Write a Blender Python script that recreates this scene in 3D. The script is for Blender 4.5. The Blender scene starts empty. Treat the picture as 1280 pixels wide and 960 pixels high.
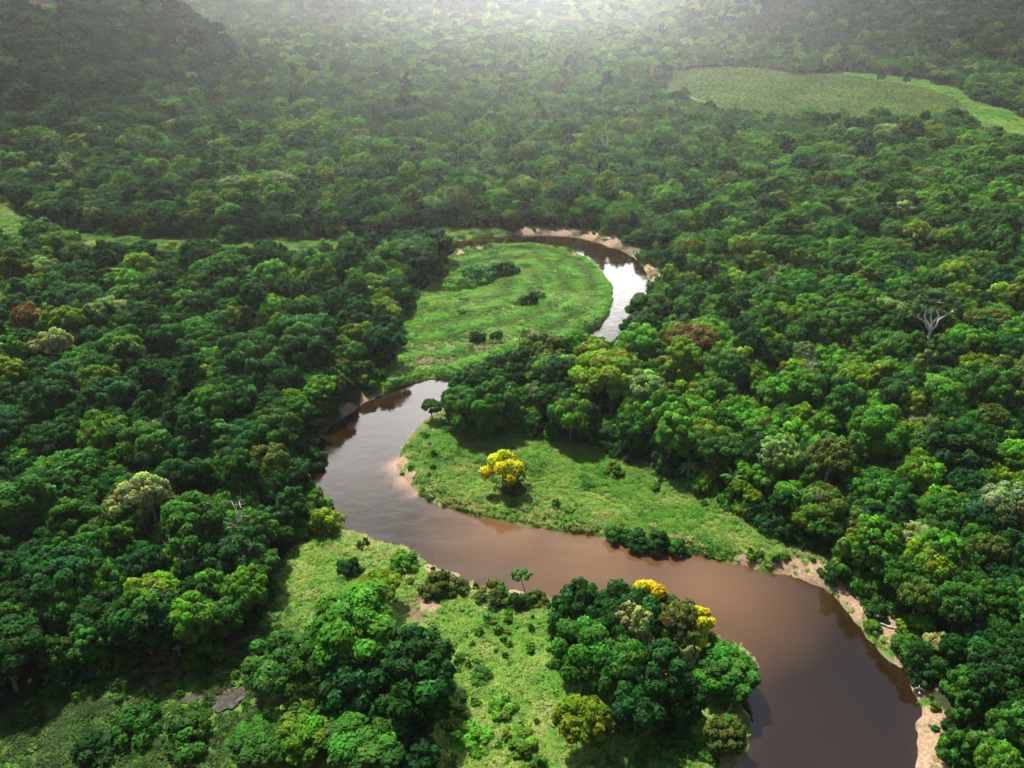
import bpy, math, random
import numpy as np
from mathutils import Vector

random.seed(7)
RNG = np.random.default_rng(11)
R = math.radians
SC = bpy.context.scene
COL = SC.collection

# ------------------------------------------------------------------ camera
CAM_H = 80.0
PITCH = R(29.6)
FPX = 985.0                     # focal length in pixels of a 1280 wide frame
cam_d = bpy.data.cameras.new('camera')
cam_d.sensor_width = 36.0
cam_d.lens = 36.0 * FPX / 1280.0
cam_d.clip_start = 1.0
cam_d.clip_end = 12000.0
cam = bpy.data.objects.new('camera', cam_d)
cam.location = (0, 0, CAM_H)
cam.rotation_euler = (math.pi / 2 - PITCH, 0, 0)
COL.objects.link(cam)
SC.camera = cam
CT, ST = math.cos(PITCH), math.sin(PITCH)


def at(u, v, z=0.0):
    """survey of the photograph: the point of the level z that is seen at u, v"""
    u = np.asarray(u, float); v = np.asarray(v, float)
    a = (u - 640) / FPX; b = (480 - v) / FPX
    dz = -ST + CT * b
    dy = CT + ST * b
    t = (z - CAM_H) / dz
    return np.stack([a * t, dy * t], -1)


def to_px(x, y, z):
    dz = z - CAM_H
    d = y * CT - dz * ST
    up = y * ST + dz * CT
    return 640 + FPX * x / d, 480 - FPX * up / d, d


def poly(pts):
    p = np.array(pts, float)
    return at(p[:, 0], p[:, 1])


def smooth_poly(p, n=3):
    for _ in range(n):                      # Chaikin, closed
        q = np.roll(p, -1, 0)
        p = np.stack([p * .75 + q * .25, p * .25 + q * .75], 1).reshape(-1, 2)
    return p


def inside(P, poly_):
    x, y = P[:, 0], P[:, 1]
    c = np.zeros(len(P), bool)
    a = poly_; b = np.roll(poly_, -1, 0)
    for (x0, y0), (x1, y1) in zip(a, b):
        if y0 == y1:
            continue
        m = ((y0 > y) != (y1 > y)) & (x < (x1 - x0) * (y - y0) / (y1 - y0) + x0)
        c ^= m
    return c


def edge_dist(P, poly_):
    d = np.full(len(P), 1e9)
    a = poly_; b = np.roll(poly_, -1, 0)
    for p0, p1 in zip(a, b):
        e = p1 - p0
        L = max(float(e @ e), 1e-9)
        t = np.clip(((P - p0) @ e) / L, 0, 1)
        q = P - (p0 + t[:, None] * e)
        d = np.minimum(d, (q * q).sum(1))
    return np.sqrt(d)


def sdist(P, poly_, reach=60.0):
    """positive outside, negative inside; only worked out near the outline"""
    P = np.asarray(P, float)
    lo = poly_.min(0) - reach; hi = poly_.max(0) + reach
    out = np.full(len(P), reach)
    near = np.nonzero(((P > lo) & (P < hi)).all(1))[0]
    if len(near):
        Q = P[near]
        d = edge_dist(Q, poly_)
        d = np.where(inside(Q, poly_), -d, d)
        out[near] = np.minimum(d, reach)
    return out


# ------------------------------------------------------------------ survey
WATER = smooth_poly(poly([
    # near and western bank, from below the frame upstream
    (860, 1500), (885, 1200), (905, 1090), (922, 1010), (929, 960), (932, 925), (940, 905), (928, 888), (926, 872), (940, 858), (950, 840),
    (941, 822), (905, 803), (850, 792), (780, 778), (722, 764), (687, 750), (660, 741), (636, 737), (607, 734), (586, 724),
    (546, 708), (530, 702), (506, 685), (466, 677), (437, 664), (415, 652), (397, 637), (388, 615),
    (383, 592), (388, 572), (393, 557), (405, 540), (432, 522), (450, 506), (470, 496), (500, 483),
    (530, 475), (540, 473), (557, 475), (580, 468), (610, 454), (640, 446), (690, 433), (720, 422),
    (746, 411), (757, 400), (765, 384), (766, 366), (762, 352), (748, 337), (735, 325), (712, 314),
    (690, 309), (650, 307), (620, 307), (585, 311), (560, 317), (500, 327), (420, 333), (340, 331),
    # the far bank back downstream
    (340, 326), (420, 320), (500, 312), (557, 305), (580, 300), (610, 296), (642, 294), (680, 294),
    (715, 295), (742, 301), (770, 311), (790, 319), (807, 338), (813, 352), (816, 372), (812, 398), (800, 424),
    (775, 445), (730, 458), (680, 471), (630, 487), (590, 500), (560, 513), (541, 520), (530, 528), (512, 547), (503, 562),
    (497, 577), (501, 592), (511, 607), (530, 622), (547, 631), (572, 637), (600, 645), (650, 656),
    (697, 663), (745, 668), (775, 677), (800, 686), (850, 689), (884, 697), (931, 708), (974, 716),
    (994, 720), (1018, 728), (1038, 743), (1065, 773), (1082, 795), (1105, 817), (1129, 840), (1146, 871),
    (1150, 909), (1153, 936), (1149, 960), (1150, 1010), (1160, 1090), (1180, 1250), (1210, 1500)]), 2)

# open ground (no forest): meadows, field, swath
MEADOW_LOOP = poly([(560, 322), (585, 309), (640, 305), (700, 308), (745, 330), (768, 360), (768, 385),
                    (757, 405), (730, 425), (690, 436), (640, 450), (600, 463), (580, 474), (545, 476),
                    (500, 487), (470, 498), (452, 502), (468, 484), (484, 462), (490, 440), (505, 405), (512, 380),
                    (535, 352)])
MEADOW_POINT = poly([(495, 590), (495, 565), (512, 543), (528, 528), (548, 520), (600, 540), (650, 548),
                     (700, 556), (750, 564), (800, 582), (850, 603), (900, 632), (950, 662), (1000, 690),
                     (1035, 706), (1052, 728), (1072, 745), (1100, 778), (1135, 805), (1140, 830), (1158, 870), (1176, 915),
                     (1190, 960), (1205, 1090), (1260, 1500), (1200, 1500), (1140, 1090), (1140, 960), (1140, 880), (1070, 790), (1030, 745), (980, 725),
                     (880, 702), (800, 692), (740, 675), (640, 660), (560, 640), (510, 615)])
FIELD = poly([(398, 640), (440, 660), (506, 680), (546, 705), (607, 730), (690, 745), (780, 775), (905, 800), (950, 830),
              (955, 860), (935, 960), (920, 1090), (880, 1500), (-600, 1500), (-350, 1090), (-250, 1000), (0, 905), (60, 872), (130, 850), (220, 838), (285, 832),
              (318, 800), (335, 745), (362, 700), (385, 672)])
SWATH = poly([(-60, 250), (10, 258), (50, 280), (110, 297), (200, 303), (300, 304), (400, 304), (480, 301),
              (540, 290), (585, 289), (620, 288), (640, 294), (600, 302), (560, 312), (500, 326), (430, 339), (340, 340),
              (250, 338), (180, 338), (110, 334), (40, 316), (-60, 302)])
PLANTATION = poly([(812, 116), (835, 95), (880, 87), (940, 88), (1000, 96), (1060, 99), (1110, 107),
                   (1160, 116), (1195, 130), (1215, 150), (1160, 166), (1060, 168), (960, 164), (905, 160), (860, 142)])
MEADOW_FAR = poly([(1000, 98), (1050, 92), (1110, 98), (1160, 102), (1205, 113), (1245, 135), (1290, 150),
                   (1400, 176), (1400, 255), (1290, 212), (1235, 190), (1200, 162), (1160, 124), (1080, 105)])
TRACK = poly([(806, 114), (822, 110), (880, 130), (908, 141), (905, 164), (860, 146)])
BARE_LOOP = poly([(640, 289), (715, 288), (745, 293), (785, 305), (810, 320), (828, 345), (828, 366), (812, 362),
                  (805, 335), (770, 312), (715, 297), (640, 296)])
OPEN = [MEADOW_LOOP, MEADOW_POINT, FIELD, SWATH, PLANTATION, MEADOW_FAR, TRACK, BARE_LOOP]


def circ(u, v, r):
    c = at(u, v); e = at(u + r, v)
    return c[0], c[1], abs(e[0] - c[0])


SAND = [circ(*s) for s in [
    (497, 580, 16), (505, 600, 17), (518, 615, 12), (545, 712, 16), (575, 722, 20), (600, 733, 22), (640, 740, 16),
    (392, 628, 14), (385, 555, 16), (388, 600, 15), (437, 515, 14), (462, 500, 12), (925, 810, 16), (943, 828, 14),
    (1062, 742, 26), (1085, 762, 32), (1115, 792, 32), (1100, 775, 30), (1132, 830, 16), (1150, 862, 18), (1160, 900, 20),
    (1165, 935, 34), (1168, 960, 30), (985, 712, 22), (1020, 722, 22), (935, 705, 16), (660, 293, 13), (700, 293, 14), (735, 298, 13),
    (760, 305, 13), (800, 322, 12), (815, 337, 12), (822, 354, 12), (690, 311, 14), (720, 321, 14), (640, 306, 14),
    (600, 311, 18), (572, 318, 14), (540, 762, 16), (560, 750, 10), (890, 870, 22), (905, 960, 30), (528, 592, 5), (640, 738, 30), (585, 725, 22)]]
DIRT = [circ(*s) for s in [(945, 655, 26), (990, 680, 24), (290, 850, 60), (215, 850, 45), (525, 765, 30), (1030, 700, 26), (600, 432, 40), (545, 450, 40),
                           (660, 420, 18), (905, 640, 22)]]


def blob(P, circles, soft=.6):
    m = np.zeros(len(P))
    for cx, cy, r in circles:
        d = np.hypot(P[:, 0] - cx, P[:, 1] - cy) / r
        m = np.maximum(m, np.clip((1.25 - d) / soft, 0, 1))
    return m


def sstep(a, b, x):
    t = np.clip((x - a) / (b - a), 0, 1)
    return t * t * (3 - 2 * t)


def splus(x, k):
    return np.logaddexp(0, np.clip(x / k, -60, 600)) * k


def wob(x, y, s, ph=0.0):
    return (np.sin(x / s * 1.7 + 1.3 * np.sin(y / s * 1.1 + ph) + ph) + np.sin(y / s * 1.9 + 1.1 * np.sin(x / s * .8 + 2 * ph) - ph)
            + .5 * np.sin((x + y) / s * 3.1 + ph * 3)) / 2.5


def vnoise(x, y, scale, seed=0, octaves=3):
    out = np.zeros(len(x)); amp = 1.0; tot = 0.0
    rng = np.random.default_rng(1000 + seed)
    for o in range(octaves):
        T = rng.random((128, 128))
        u = x / scale * 2 ** o + 40.3 * o; v = y / scale * 2 ** o + 17.7 * o
        i = np.floor(u).astype(int); j = np.floor(v).astype(int)
        f = u - i; g = v - j; f = f * f * (3 - 2 * f); g = g * g * (3 - 2 * g)
        t = lambda a, b: T[(i + a) % 128, (j + b) % 128]
        out += amp * ((t(0, 0) * (1 - f) + t(1, 0) * f) * (1 - g) + (t(0, 1) * (1 - f) + t(1, 1) * f) * g)
        tot += amp; amp *= .55
    return out / tot


def hills(x, y):
    # western hill
    foot = np.where(y < 500, 148 + .22 * np.maximum(0, 500 - y), 148 + .85 * (y - 500))
    s = -x - foot
    zl = .98 * splus(s, 11) * sstep(250, 400, y)
    zl = 150 * np.tanh(zl / 150) * (1 + .10 * wob(x, y, 40, 1.0))
    # eastern hill
    s2 = ((y - 582) + .68 * (x - 189)) / 1.21
    zr = .68 * splus(x - 128 - .10 * np.maximum(0, y - 640), 14) * sstep(4, 130, s2) + .10 * splus(s2 - 10, 12) * sstep(170, 420, x)
    zr = 150 * np.tanh(zr / 150) * (1 + .14 * wob(x, y, 45, 2.0))
    # the valley falls away, then a range closes it
    drop = -36 * sstep(540, 1250, y)
    s3 = y - (960 + 70 * wob(x, y * .3, 260, .5) - .0002 * (x - 30) ** 2)
    zf = .31 * splus(s3, 90) * (1 + .24 * wob(x, y, 150, 3.0) + .14 * wob(x, y, 60, .3))
    zf = 300 * np.tanh(np.maximum(zf, 0) / 300)
    return np.maximum(np.maximum(zl, zr), zf) + drop * (1 - np.clip(np.maximum(zl, zr) / 25, 0, 1))


def ground(P, dw=None):
    x, y = P[:, 0], P[:, 1]
    if dw is None:
        dw = sdist(P, WATER)
    cut = 1.0 + .45 * wob(x, y, 13, .7)
    land = 1.15 * np.tanh(np.maximum(dw, 0) / (1.5 * np.clip(cut, .6, 1.6))) * cut ** .3
    bed = 1.8 * np.tanh(np.minimum(dw, 0) / 3.0)
    und = (.28 * wob(x, y, 6.5, .2) + .14 * wob(x, y, 2.6, 1.9)) * sstep(0.3, 5, dw)
    rag = (vnoise(x, y, 2.4, 21) - .5) * 1.5 * np.clip(1 - np.abs(dw - .3) / 2.2, 0, 1)
    return land + bed + und + rag + hills(x, y)


# ------------------------------------------------------------------ materials
def new_mat(name):
    m = bpy.data.materials.new(name)
    m.use_nodes = True
    nt = m.node_tree
    for n in list(nt.nodes):
        nt.nodes.remove(n)
    return m, nt


class N:
    def __init__(s, nt): s.nt = nt
    def __call__(s, kind, inputs=None, **kw):
        n = s.nt.nodes.new(kind)
        for k, v in kw.items(): setattr(n, k, v)
        for k, v in (inputs or {}).items():
            if isinstance(v, bpy.types.NodeSocket): s.nt.links.new(v, n.inputs[k])
            else: n.inputs[k].default_value = v
        return n
    def mix(s, fac, a, b, blend='MIX'):
        n = s.nt.nodes.new('ShaderNodeMix'); n.data_type = 'RGBA'; n.blend_type = blend
        for i, v in ((0, fac), (6, a), (7, b)):
            if isinstance(v, bpy.types.NodeSocket): s.nt.links.new(v, n.inputs[i])
            elif i and len(v) == 3: n.inputs[i].default_value = (*v, 1)
            else: n.inputs[i].default_value = v
        return n.outputs[2]
    def math(s, op, a, b=0.0, c=0.0, clamp=False):
        n = s.nt.nodes.new('ShaderNodeMath'); n.operation = op; n.use_clamp = clamp
        for i, v in enumerate((a, b, c)):
            if isinstance(v, bpy.types.NodeSocket): s.nt.links.new(v, n.inputs[i])
            else: n.inputs[i].default_value = v
        return n.outputs[0]
    def ramp(s, fac, stops):
        n = s.nt.nodes.new('ShaderNodeValToRGB')
        e = n.color_ramp.elements
        while len(e) < len(stops): e.new(.5)
        for i, (p, c) in enumerate(stops):
            e[i].position = p; e[i].color = (*c, 1) if len(c) == 3 else c
        s.nt.links.new(fac, n.inputs[0])
        return n.outputs[0]
    def link(s, a, b): s.nt.links.new(a, b)


def leaf_material(name, translucent=.32, spec=.04, rough=.65, lift=0.0):
    m, nt = new_mat(name); n = N(nt)
    tint = n('ShaderNodeAttribute', attribute_type='INSTANCER', attribute_name='tint')
    var = n('ShaderNodeAttribute', attribute_type='GEOMETRY', attribute_name='leafvar')
    col = n.mix(1.0, tint.outputs['Color'], var.outputs['Color'], 'MULTIPLY')
    p = n('ShaderNodeBsdfPrincipled', {'Base Color': col, 'Roughness': rough, 'Specular IOR Level': spec})
    tcol = n.mix(1.0, col, (1.25, 1.35, .6), 'MULTIPLY')
    t = n('ShaderNodeBsdfTranslucent', {'Color': tcol})
    if lift:                                   # a sward is shaded as a sward: blades turn with the whole tuft
        ge = n('ShaderNodeNewGeometry')
        sc_ = n('ShaderNodeVectorMath', {0: ge.outputs['Normal'], 3: 1 - lift}, operation='SCALE')
        ad = n('ShaderNodeVectorMath', {0: sc_.outputs[0], 1: (0, 0, lift)}, operation='ADD')
        no = n('ShaderNodeVectorMath', {0: ad.outputs[0]}, operation='NORMALIZE')
        n.link(no.outputs[0], p.inputs['Normal'])
    mx = n('ShaderNodeMixShader', {0: translucent, 1: p.outputs[0], 2: t.outputs[0]})
    o = n('ShaderNodeOutputMaterial'); n.link(mx.outputs[0], o.inputs[0])
    return m


def bark_material(name, c0, c1):
    m, nt = new_mat(name); n = N(nt)
    g = n('ShaderNodeTexCoord')
    mp = n('ShaderNodeMapping', {'Vector': g.outputs['Object'], 'Scale': (3, 3, .8)})
    ns = n('ShaderNodeTexNoise', {'Vector': mp.outputs[0], 'Scale': 2.0, 'Detail': 5.0})
    c = n.ramp(ns.outputs[0], [(.35, c0), (.65, c1)])
    p = n('ShaderNodeBsdfPrincipled', {'Base Color': c, 'Roughness': .85})
    o = n('ShaderNodeOutputMaterial'); n.link(p.outputs[0], o.inputs[0])
    return m


LEAF = leaf_material('foliage')
GRASSM = leaf_material('grass_blades', .25, .05, .7, .72)
BARK = bark_material('bark', (.07, .05, .035), (.17, .14, .10))
WHITE = bark_material('white_bark', (.36, .34, .30), (.64, .62, .56))
PALE = bark_material('pale_bark', (.20, .185, .155), (.46, .43, .37))


def ground_material():
    m, nt = new_mat('ground'); n = N(nt)
    msk = n('ShaderNodeAttribute', attribute_type='GEOMETRY', attribute_name='cover')     # r sand, g grass, b bare earth
    sep = n('ShaderNodeSeparateColor', {0: msk.outputs['Color']})
    g = n('ShaderNodeNewGeometry')
    big = n('ShaderNodeTexNoise', {'Vector': g.outputs['Position'], 'Scale': .07, 'Detail': 6.0})
    mid = n('ShaderNodeTexNoise', {'Vector': g.outputs['Position'], 'Scale': .45, 'Detail': 7.0, 'Roughness': .65})
    fine = n('ShaderNodeTexNoise', {'Vector': g.outputs['Position'], 'Scale': 2.6, 'Detail': 6.0, 'Roughness': .7})
    grass = n.ramp(mid.outputs[0], [(.30, (.025, .08, .010)), (.48, (.045, .125, .014)), (.60, (.085, .15, .025)), (.74, (.17, .17, .07))])
    grass2 = n.ramp(big.outputs[0], [(.38, (.75, .85, .8)), (.62, (1.25, 1.15, .9))])
    grass = n.mix(1.0, grass, grass2, 'MULTIPLY')
    floor_ = n.ramp(fine.outputs[0], [(.3, (.012, .018, .008)), (.7, (.035, .045, .018))])
    sand = n.ramp(fine.outputs[0], [(.25, (.105, .066, .038)), (.5, (.205, .140, .088)), (.75, (.35, .265, .180))])
    dirt = n.ramp(fine.outputs[0], [(.3, (.05, .035, .022)), (.7, (.15, .105, .065))])
    brk = n.math('MULTIPLY_ADD', n.math('SUBTRACT', mid.outputs[0], .5), 2.4, 0.0)

    def edge(mask):
        return n.math('SMOOTH_MIN', n.math('MULTIPLY', n.math('MAXIMUM', n.math('ADD', n.math('MULTIPLY_ADD', mask, 2.2, -.85), brk), 0.0), 1.4), 1.0, .1)
    c = n.mix(edge(sep.outputs[1]), floor_, grass)
    c = n.mix(edge(sep.outputs[2]), c, dirt)
    c = n.mix(edge(sep.outputs[0]), c, sand)
    bmp = n('ShaderNodeBump', {'Height': fine.outputs[0], 'Strength': .7, 'Distance': .35})
    p = n('ShaderNodeBsdfPrincipled', {'Base Color': c, 'Roughness': .95, 'Specular IOR Level': .1, 'Normal': bmp.outputs[0]})
    o = n('ShaderNodeOutputMaterial'); n.link(p.outputs[0], o.inputs[0])
    return m


def water_material():
    m, nt = new_mat('river_water'); n = N(nt)
    sh = n('ShaderNodeAttribute', attribute_type='GEOMETRY', attribute_name='shallow')
    g = n('ShaderNodeNewGeometry')
    sil = n('ShaderNodeTexNoise', {'Vector': g.outputs['Position'], 'Scale': .05, 'Detail': 4.0})
    deep = n.ramp(sil.outputs[0], [(.35, (.0075, .0042, .0015)), (.65, (.0115, .0062, .0022))])
    si = n('ShaderNodeAttribute', attribute_type='GEOMETRY', attribute_name='silt')
    deep = n.mix(si.outputs['Fac'], deep, (.088, .047, .0195))
    c = n.mix(sh.outputs['Fac'], deep, (.20, .115, .065))
    mp = n('ShaderNodeMapping', {'Vector': g.outputs['Position'], 'Scale': (1, 1, 1)})
    w1 = n('ShaderNodeTexNoise', {'Vector': mp.outputs[0], 'Scale': .35, 'Detail': 3.0})
    w2 = n('ShaderNodeTexNoise', {'Vector': mp.outputs[0], 'Scale': 2.2, 'Detail': 3.0})
    hgt = n.math('MULTIPLY_ADD', w2.outputs[0], .18, w1.outputs[0])
    bmp = n('ShaderNodeBump', {'Height': hgt, 'Strength': .14, 'Distance': .25})
    smp = n('ShaderNodeMapping', {'Vector': g.outputs['Position'], 'Rotation': (0, 0, .6), 'Scale': (.05, .22, 1)})
    pat = n('ShaderNodeTexNoise', {'Vector': smp.outputs[0], 'Scale': 1.0, 'Detail': 5.0, 'Roughness': .6})
    wind = n('ShaderNodeMapRange', {0: pat.outputs[0], 1: .42, 2: .66, 3: .03, 4: .16})
    p = n('ShaderNodeBsdfPrincipled', {'Base Color': c, 'Roughness': wind.outputs[0], 'IOR': 1.48, 'Normal': bmp.outputs[0]})
    o = n('ShaderNodeOutputMaterial'); n.link(p.outputs[0], o.inputs[0])
    return m


# ------------------------------------------------------------------ mesh helpers
def mesh_from(name, V, F, mats=(), smooth=True, fmat=None):
    me = bpy.data.meshes.new(name)
    V = np.asarray(V, np.float32); F = np.asarray(F, np.int32)
    k = F.shape[1]
    me.vertices.add(len(V)); me.vertices.foreach_set('co', V.ravel())
    me.loops.add(F.size); me.loops.foreach_set('vertex_index', F.ravel())
    me.polygons.add(len(F))
    me.polygons.foreach_set('loop_start', np.arange(0, F.size, k, dtype=np.int32))
    me.polygons.foreach_set('use_smooth', np.full(len(F), smooth))
    for m in mats: me.materials.append(m)
    if fmat is not None: me.polygons.foreach_set('material_index', np.asarray(fmat, np.int32))
    me.update(calc_edges=True)
    return me


def set_point_color(me, name, C):
    a = me.attributes.new(name, 'FLOAT_COLOR', 'POINT')
    C = np.asarray(C, np.float32)
    if C.shape[1] == 3: C = np.c_[C, np.ones(len(C), np.float32)]
    a.data.foreach_set('color', np.ascontiguousarray(C, np.float32).ravel())


def unit(v):
    return v / np.maximum(np.linalg.norm(v, axis=-1, keepdims=True), 1e-9)


def tube(path, radii, sides=6):
    path = np.asarray(path, float); n = len(path)
    V = []; F = []
    for i in range(n):
        d = path[min(i + 1, n - 1)] - path[max(i - 1, 0)]
        d = d / max(np.linalg.norm(d), 1e-9)
        a = np.cross(d, (0.31, .95, .05)); a /= np.linalg.norm(a); b = np.cross(d, a)
        for k in range(sides):
            t = 2 * math.pi * k / sides
            V.append(path[i] + radii[i] * (math.cos(t) * a + math.sin(t) * b))
    for i in range(n - 1):
        for k in range(sides):
            F.append((i * sides + k, i * sides + (k + 1) % sides, (i + 1) * sides + (k + 1) % sides, (i + 1) * sides + k))
    return np.array(V), np.array(F)


def join(parts):
    V = []; F = []; o = 0
    for v, f in parts:
        V.append(v); F.append(f + o); o += len(v)
    return np.concatenate(V), np.concatenate(F)


def bend_path(a, b, n, sag, rng):
    a = np.asarray(a, float); b = np.asarray(b, float)
    t = np.linspace(0, 1, n)[:, None]
    off = rng.normal(0, sag, (n, 3)) * np.sin(t * math.pi)
    return a + (b - a) * t + off


# ------------------------------------------------------------------ trees
SPECIES = {
    #            height radius vertical puffs puff size  cards card  flat  droop
    'round':     dict(h=10.5, R=4.4, rz=3.3, n=40, pr=(.22, .36), cards=6500, card=.34, base=.02),
    'tall':      dict(h=12.5, R=3.6, rz=4.4, n=42, pr=(.22, .36), cards=6500, card=.33, base=-.25),
    'spread':    dict(h=10.0, R=5.2, rz=2.3, n=46, pr=(.15, .27), cards=6500, card=.33, base=.15),
    'lumpy':     dict(h=11.0, R=4.6, rz=3.4, n=20, pr=(.30, .46), cards=6500, card=.36, base=.0),
    'airy':      dict(h=11.0, R=4.4, rz=2.8, n=46, pr=(.16, .28), cards=3900, card=.30, base=.1),
    'dense':     dict(h=9.0, R=4.6, rz=3.9, n=60, pr=(.20, .30), cards=7000, card=.36, base=-.55),
    'umbrella':  dict(h=14.0, R=6.6, rz=1.3, n=56, pr=(.10, .17), cards=6000, card=.34, base=.35),
}


def puffs(sp, rng):
    """centres and radii of a crown's leaf clumps"""
    R_, rz = sp['R'], sp['rz']
    zc = sp['h'] - rz - .25 * R_ * .5
    lobes = unit(rng.normal(0, 1, (3, 3)) * (1, 1, .5))
    amp = rng.uniform(.08, .48, 3)
    C = []; r = []
    tries = 0
    while len(C) < sp['n'] and tries < 4000:
        tries += 1
        d = unit(rng.normal(0, 1, 3))
        if d[2] < sp['base'] - .25 * rng.random(): continue
        k = 1 + sum(a * max(0, float(d @ l)) ** 2 * 1.2 for a, l in zip(amp, lobes)) - .12
        rad = rng.uniform(*sp['pr']) * R_
        q = k * rng.uniform(.58, .90)
        p = np.array([d[0] * R_ * q, d[1] * R_ * q, d[2] * rz * q])
        if any(np.linalg.norm((p - c) * (1, 1, 1.2)) < .62 * (rad + rr) * .9 for c, rr in zip(C, r)) and tries < 2500: continue
        C.append(p); r.append(rad)
    C = np.array(C); r = np.array(r)
    C[:, 2] += zc
    return C, r, zc


def cards_for(C, r, n, size, rng, zc=None, up=.35, nblend=.55):
    """n leaf sprays spread over the clumps' skins, each a small bent rhomb"""
    w = r ** 2; w /= w.sum()
    idx = rng.choice(len(C), n, p=w)
    d = unit(rng.normal(0, 1, (n, 3)) + (0, 0, up))
    depth = rng.uniform(.72, 1.06, n) * (1 - .10 * np.abs(np.sin(7 * d[:, 0] + 5 * d[:, 1] + idx)))
    P = C[idx] + d * (r[idx] * depth)[:, None] * (1, 1, .85)
    nrm = unit(d + rng.normal(0, .55, (n, 3)) + (0, 0, .25))
    flip = (nrm * d).sum(1) < 0
    nrm[flip] *= -1
    t = unit(np.cross(nrm, rng.normal(0, 1, (n, 3))))
    b = np.cross(nrm, t)
    s = size * rng.uniform(.65, 1.35, n)[:, None]
    asp = rng.uniform(.45, .8, n)[:, None]
    droop = nrm * s * .22
    V = np.stack([P + t * s - droop, P + b * s * asp, P - t * s - droop, P - b * s * asp], 1)
    F = np.arange(n * 4).reshape(-1, 4)
    puffvar = rng.uniform(.72, 1.28, len(C))[idx] * rng.uniform(.78, 1.22, n)
    hue = rng.normal(0, .13, (len(C), 3))[idx] + 1
    col = puffvar[:, None] * np.clip(hue * (1, 1, 1), .75, 1.3)
    sh = unit(d * nblend + nrm * (1 - nblend) + (0, 0, .12))
    return V.reshape(-1, 3), F, np.repeat(col, 4, 0), np.repeat(sh, 4, 0)


def leaf_mesh(name, V, F, Cc, Nn, mats):
    me = mesh_from(name, V, F, mats)
    set_point_color(me, 'leafvar', Cc)
    me.normals_split_custom_set(np.ascontiguousarray(Nn, np.float32))
    return me


def trunk_geo(sp, C, rng, limbs=5, r0=.26, reach=.75):
    h = sp['h']; fork = np.array([rng.normal(0, .25), rng.normal(0, .25), h * rng.uniform(.42, .52)])
    parts = [tube(bend_path((0, 0, -.6), fork, 6, .12, rng), np.linspace(r0 * 1.35, r0 * .8, 6), 8)]
    pick = rng.choice(len(C), min(limbs, len(C)), replace=False)
    for k in pick:
        tip = fork + (C[k] - fork) * reach
        parts.append(tube(bend_path(fork, tip, 6, .22, rng), np.linspace(r0 * .6, r0 * .12, 6), 5))
    return join(parts)


PROTO = {}          # species -> list of (crown mesh, trunk mesh)
FOREST_SRC = []     # whole trees in one mesh, for the far canopy


def build_protos():
    seed = 100
    for spn, sp in SPECIES.items():
        PROTO[spn] = []
        for k in range({'round': 3, 'lumpy': 3, 'tall': 2, 'spread': 2, 'airy': 2, 'dense': 2, 'umbrella': 1}[spn]):
            seed += 1
            rng = np.random.default_rng(seed)
            C, r, zc = puffs(sp, rng)
            V, F, Cc, Nn = cards_for(C, r, sp['cards'], sp['card'], rng)
            cr = leaf_mesh('crown', V, F, Cc, Nn, [LEAF])
            tv, tf = trunk_geo(sp, C, rng)
            tr = mesh_from('trunk', tv, tf, [PALE if spn == 'airy' else BARK])
            PROTO[spn].append((cr, tr))
            # coarser whole tree for the continuous canopy
            rng = np.random.default_rng(seed)
            C, r, zc = puffs(sp, rng)
            V, F, Cc, Nn = cards_for(C, r, int(sp['cards'] * .55), sp['card'] * 1.28, rng)
            V2 = np.r_[V, tv]; F2 = np.r_[F, tf + len(V)]
            me = mesh_from('canopy_tree', V2, F2, [LEAF, BARK], fmat=np.r_[np.zeros(len(F)), np.ones(len(tf))])
            set_point_color(me, 'leafvar', np.r_[Cc, np.ones((len(tv), 3))])
            N2 = np.r_[Nn, np.zeros((tf.size, 3))]
            me.normals_split_custom_set(np.ascontiguousarray(N2, np.float32))
            if spn != 'umbrella':
                FOREST_SRC.append(bpy.data.objects.new('canopy_tree', me))


build_protos()


def shrub_mesh(seed, h=2.2, R_=1.7, n=14, cards=1300, card=.20, rz=None):
    rng = np.random.default_rng(seed)
    sp = dict(h=h, R=R_, rz=rz or h * .55, n=n, pr=(.28, .46), base=-.35)
    C, r, zc = puffs(sp, rng)
    V, F, Cc, Nn = cards_for(C, r, cards, card, rng)
    tv, tf = trunk_geo(sp, C, rng, 5, .07, .8)
    return leaf_mesh('foliage', V, F, Cc, Nn, [LEAF]), mesh_from('stem', tv, tf, [BARK])


SHRUB = [shrub_mesh(300 + i, 2.2, 1.7) for i in range(4)] + [shrub_mesh(320, 3.2, 1.5, 16, 1500), shrub_mesh(321, 1.4, 2.2, 18, 1500)]


def one_mesh_src(pair, name):
    a, b = pair
    o = bpy.data.objects.new(name, a)
    return o


def tuft_mesh(seed, blades=46, h=.75, spread=.55, w=.035):
    rng = np.random.default_rng(seed)
    V = []; F = []; C = []
    for i in range(blades):
        p = np.array([*rng.normal(0, spread * .5, 2), -.05])
        a = rng.uniform(0, 2 * math.pi); lean = rng.uniform(.15, .75)
        dr = np.array([math.cos(a), math.sin(a), 0]); sd = np.array([-dr[1], dr[0], 0])
        hh = h * rng.uniform(.55, 1.25)
        m = p + dr * hh * lean * .35 + (0, 0, hh * .62)
        t = p + dr * hh * lean + (0, 0, hh * (1 - .35 * lean))
        ww = w * rng.uniform(.7, 1.6)
        k = len(V)
        V += [p - sd * ww, p + sd * ww, m + sd * ww * .8, m - sd * ww * .8, t + sd * ww * .2, t - sd * ww * .2]
        F += [(k, k + 1, k + 2, k + 3), (k + 3, k + 2, k + 4, k + 5)]
        c = rng.uniform(.7, 1.3)
        C += [(c, c, c)] * 6
    V = np.array(V); F = np.array(F)
    me = mesh_from('grass_tuft', V, F, [GRASSM])
    set_point_color(me, 'leafvar', np.array(C))
    return me


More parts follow.
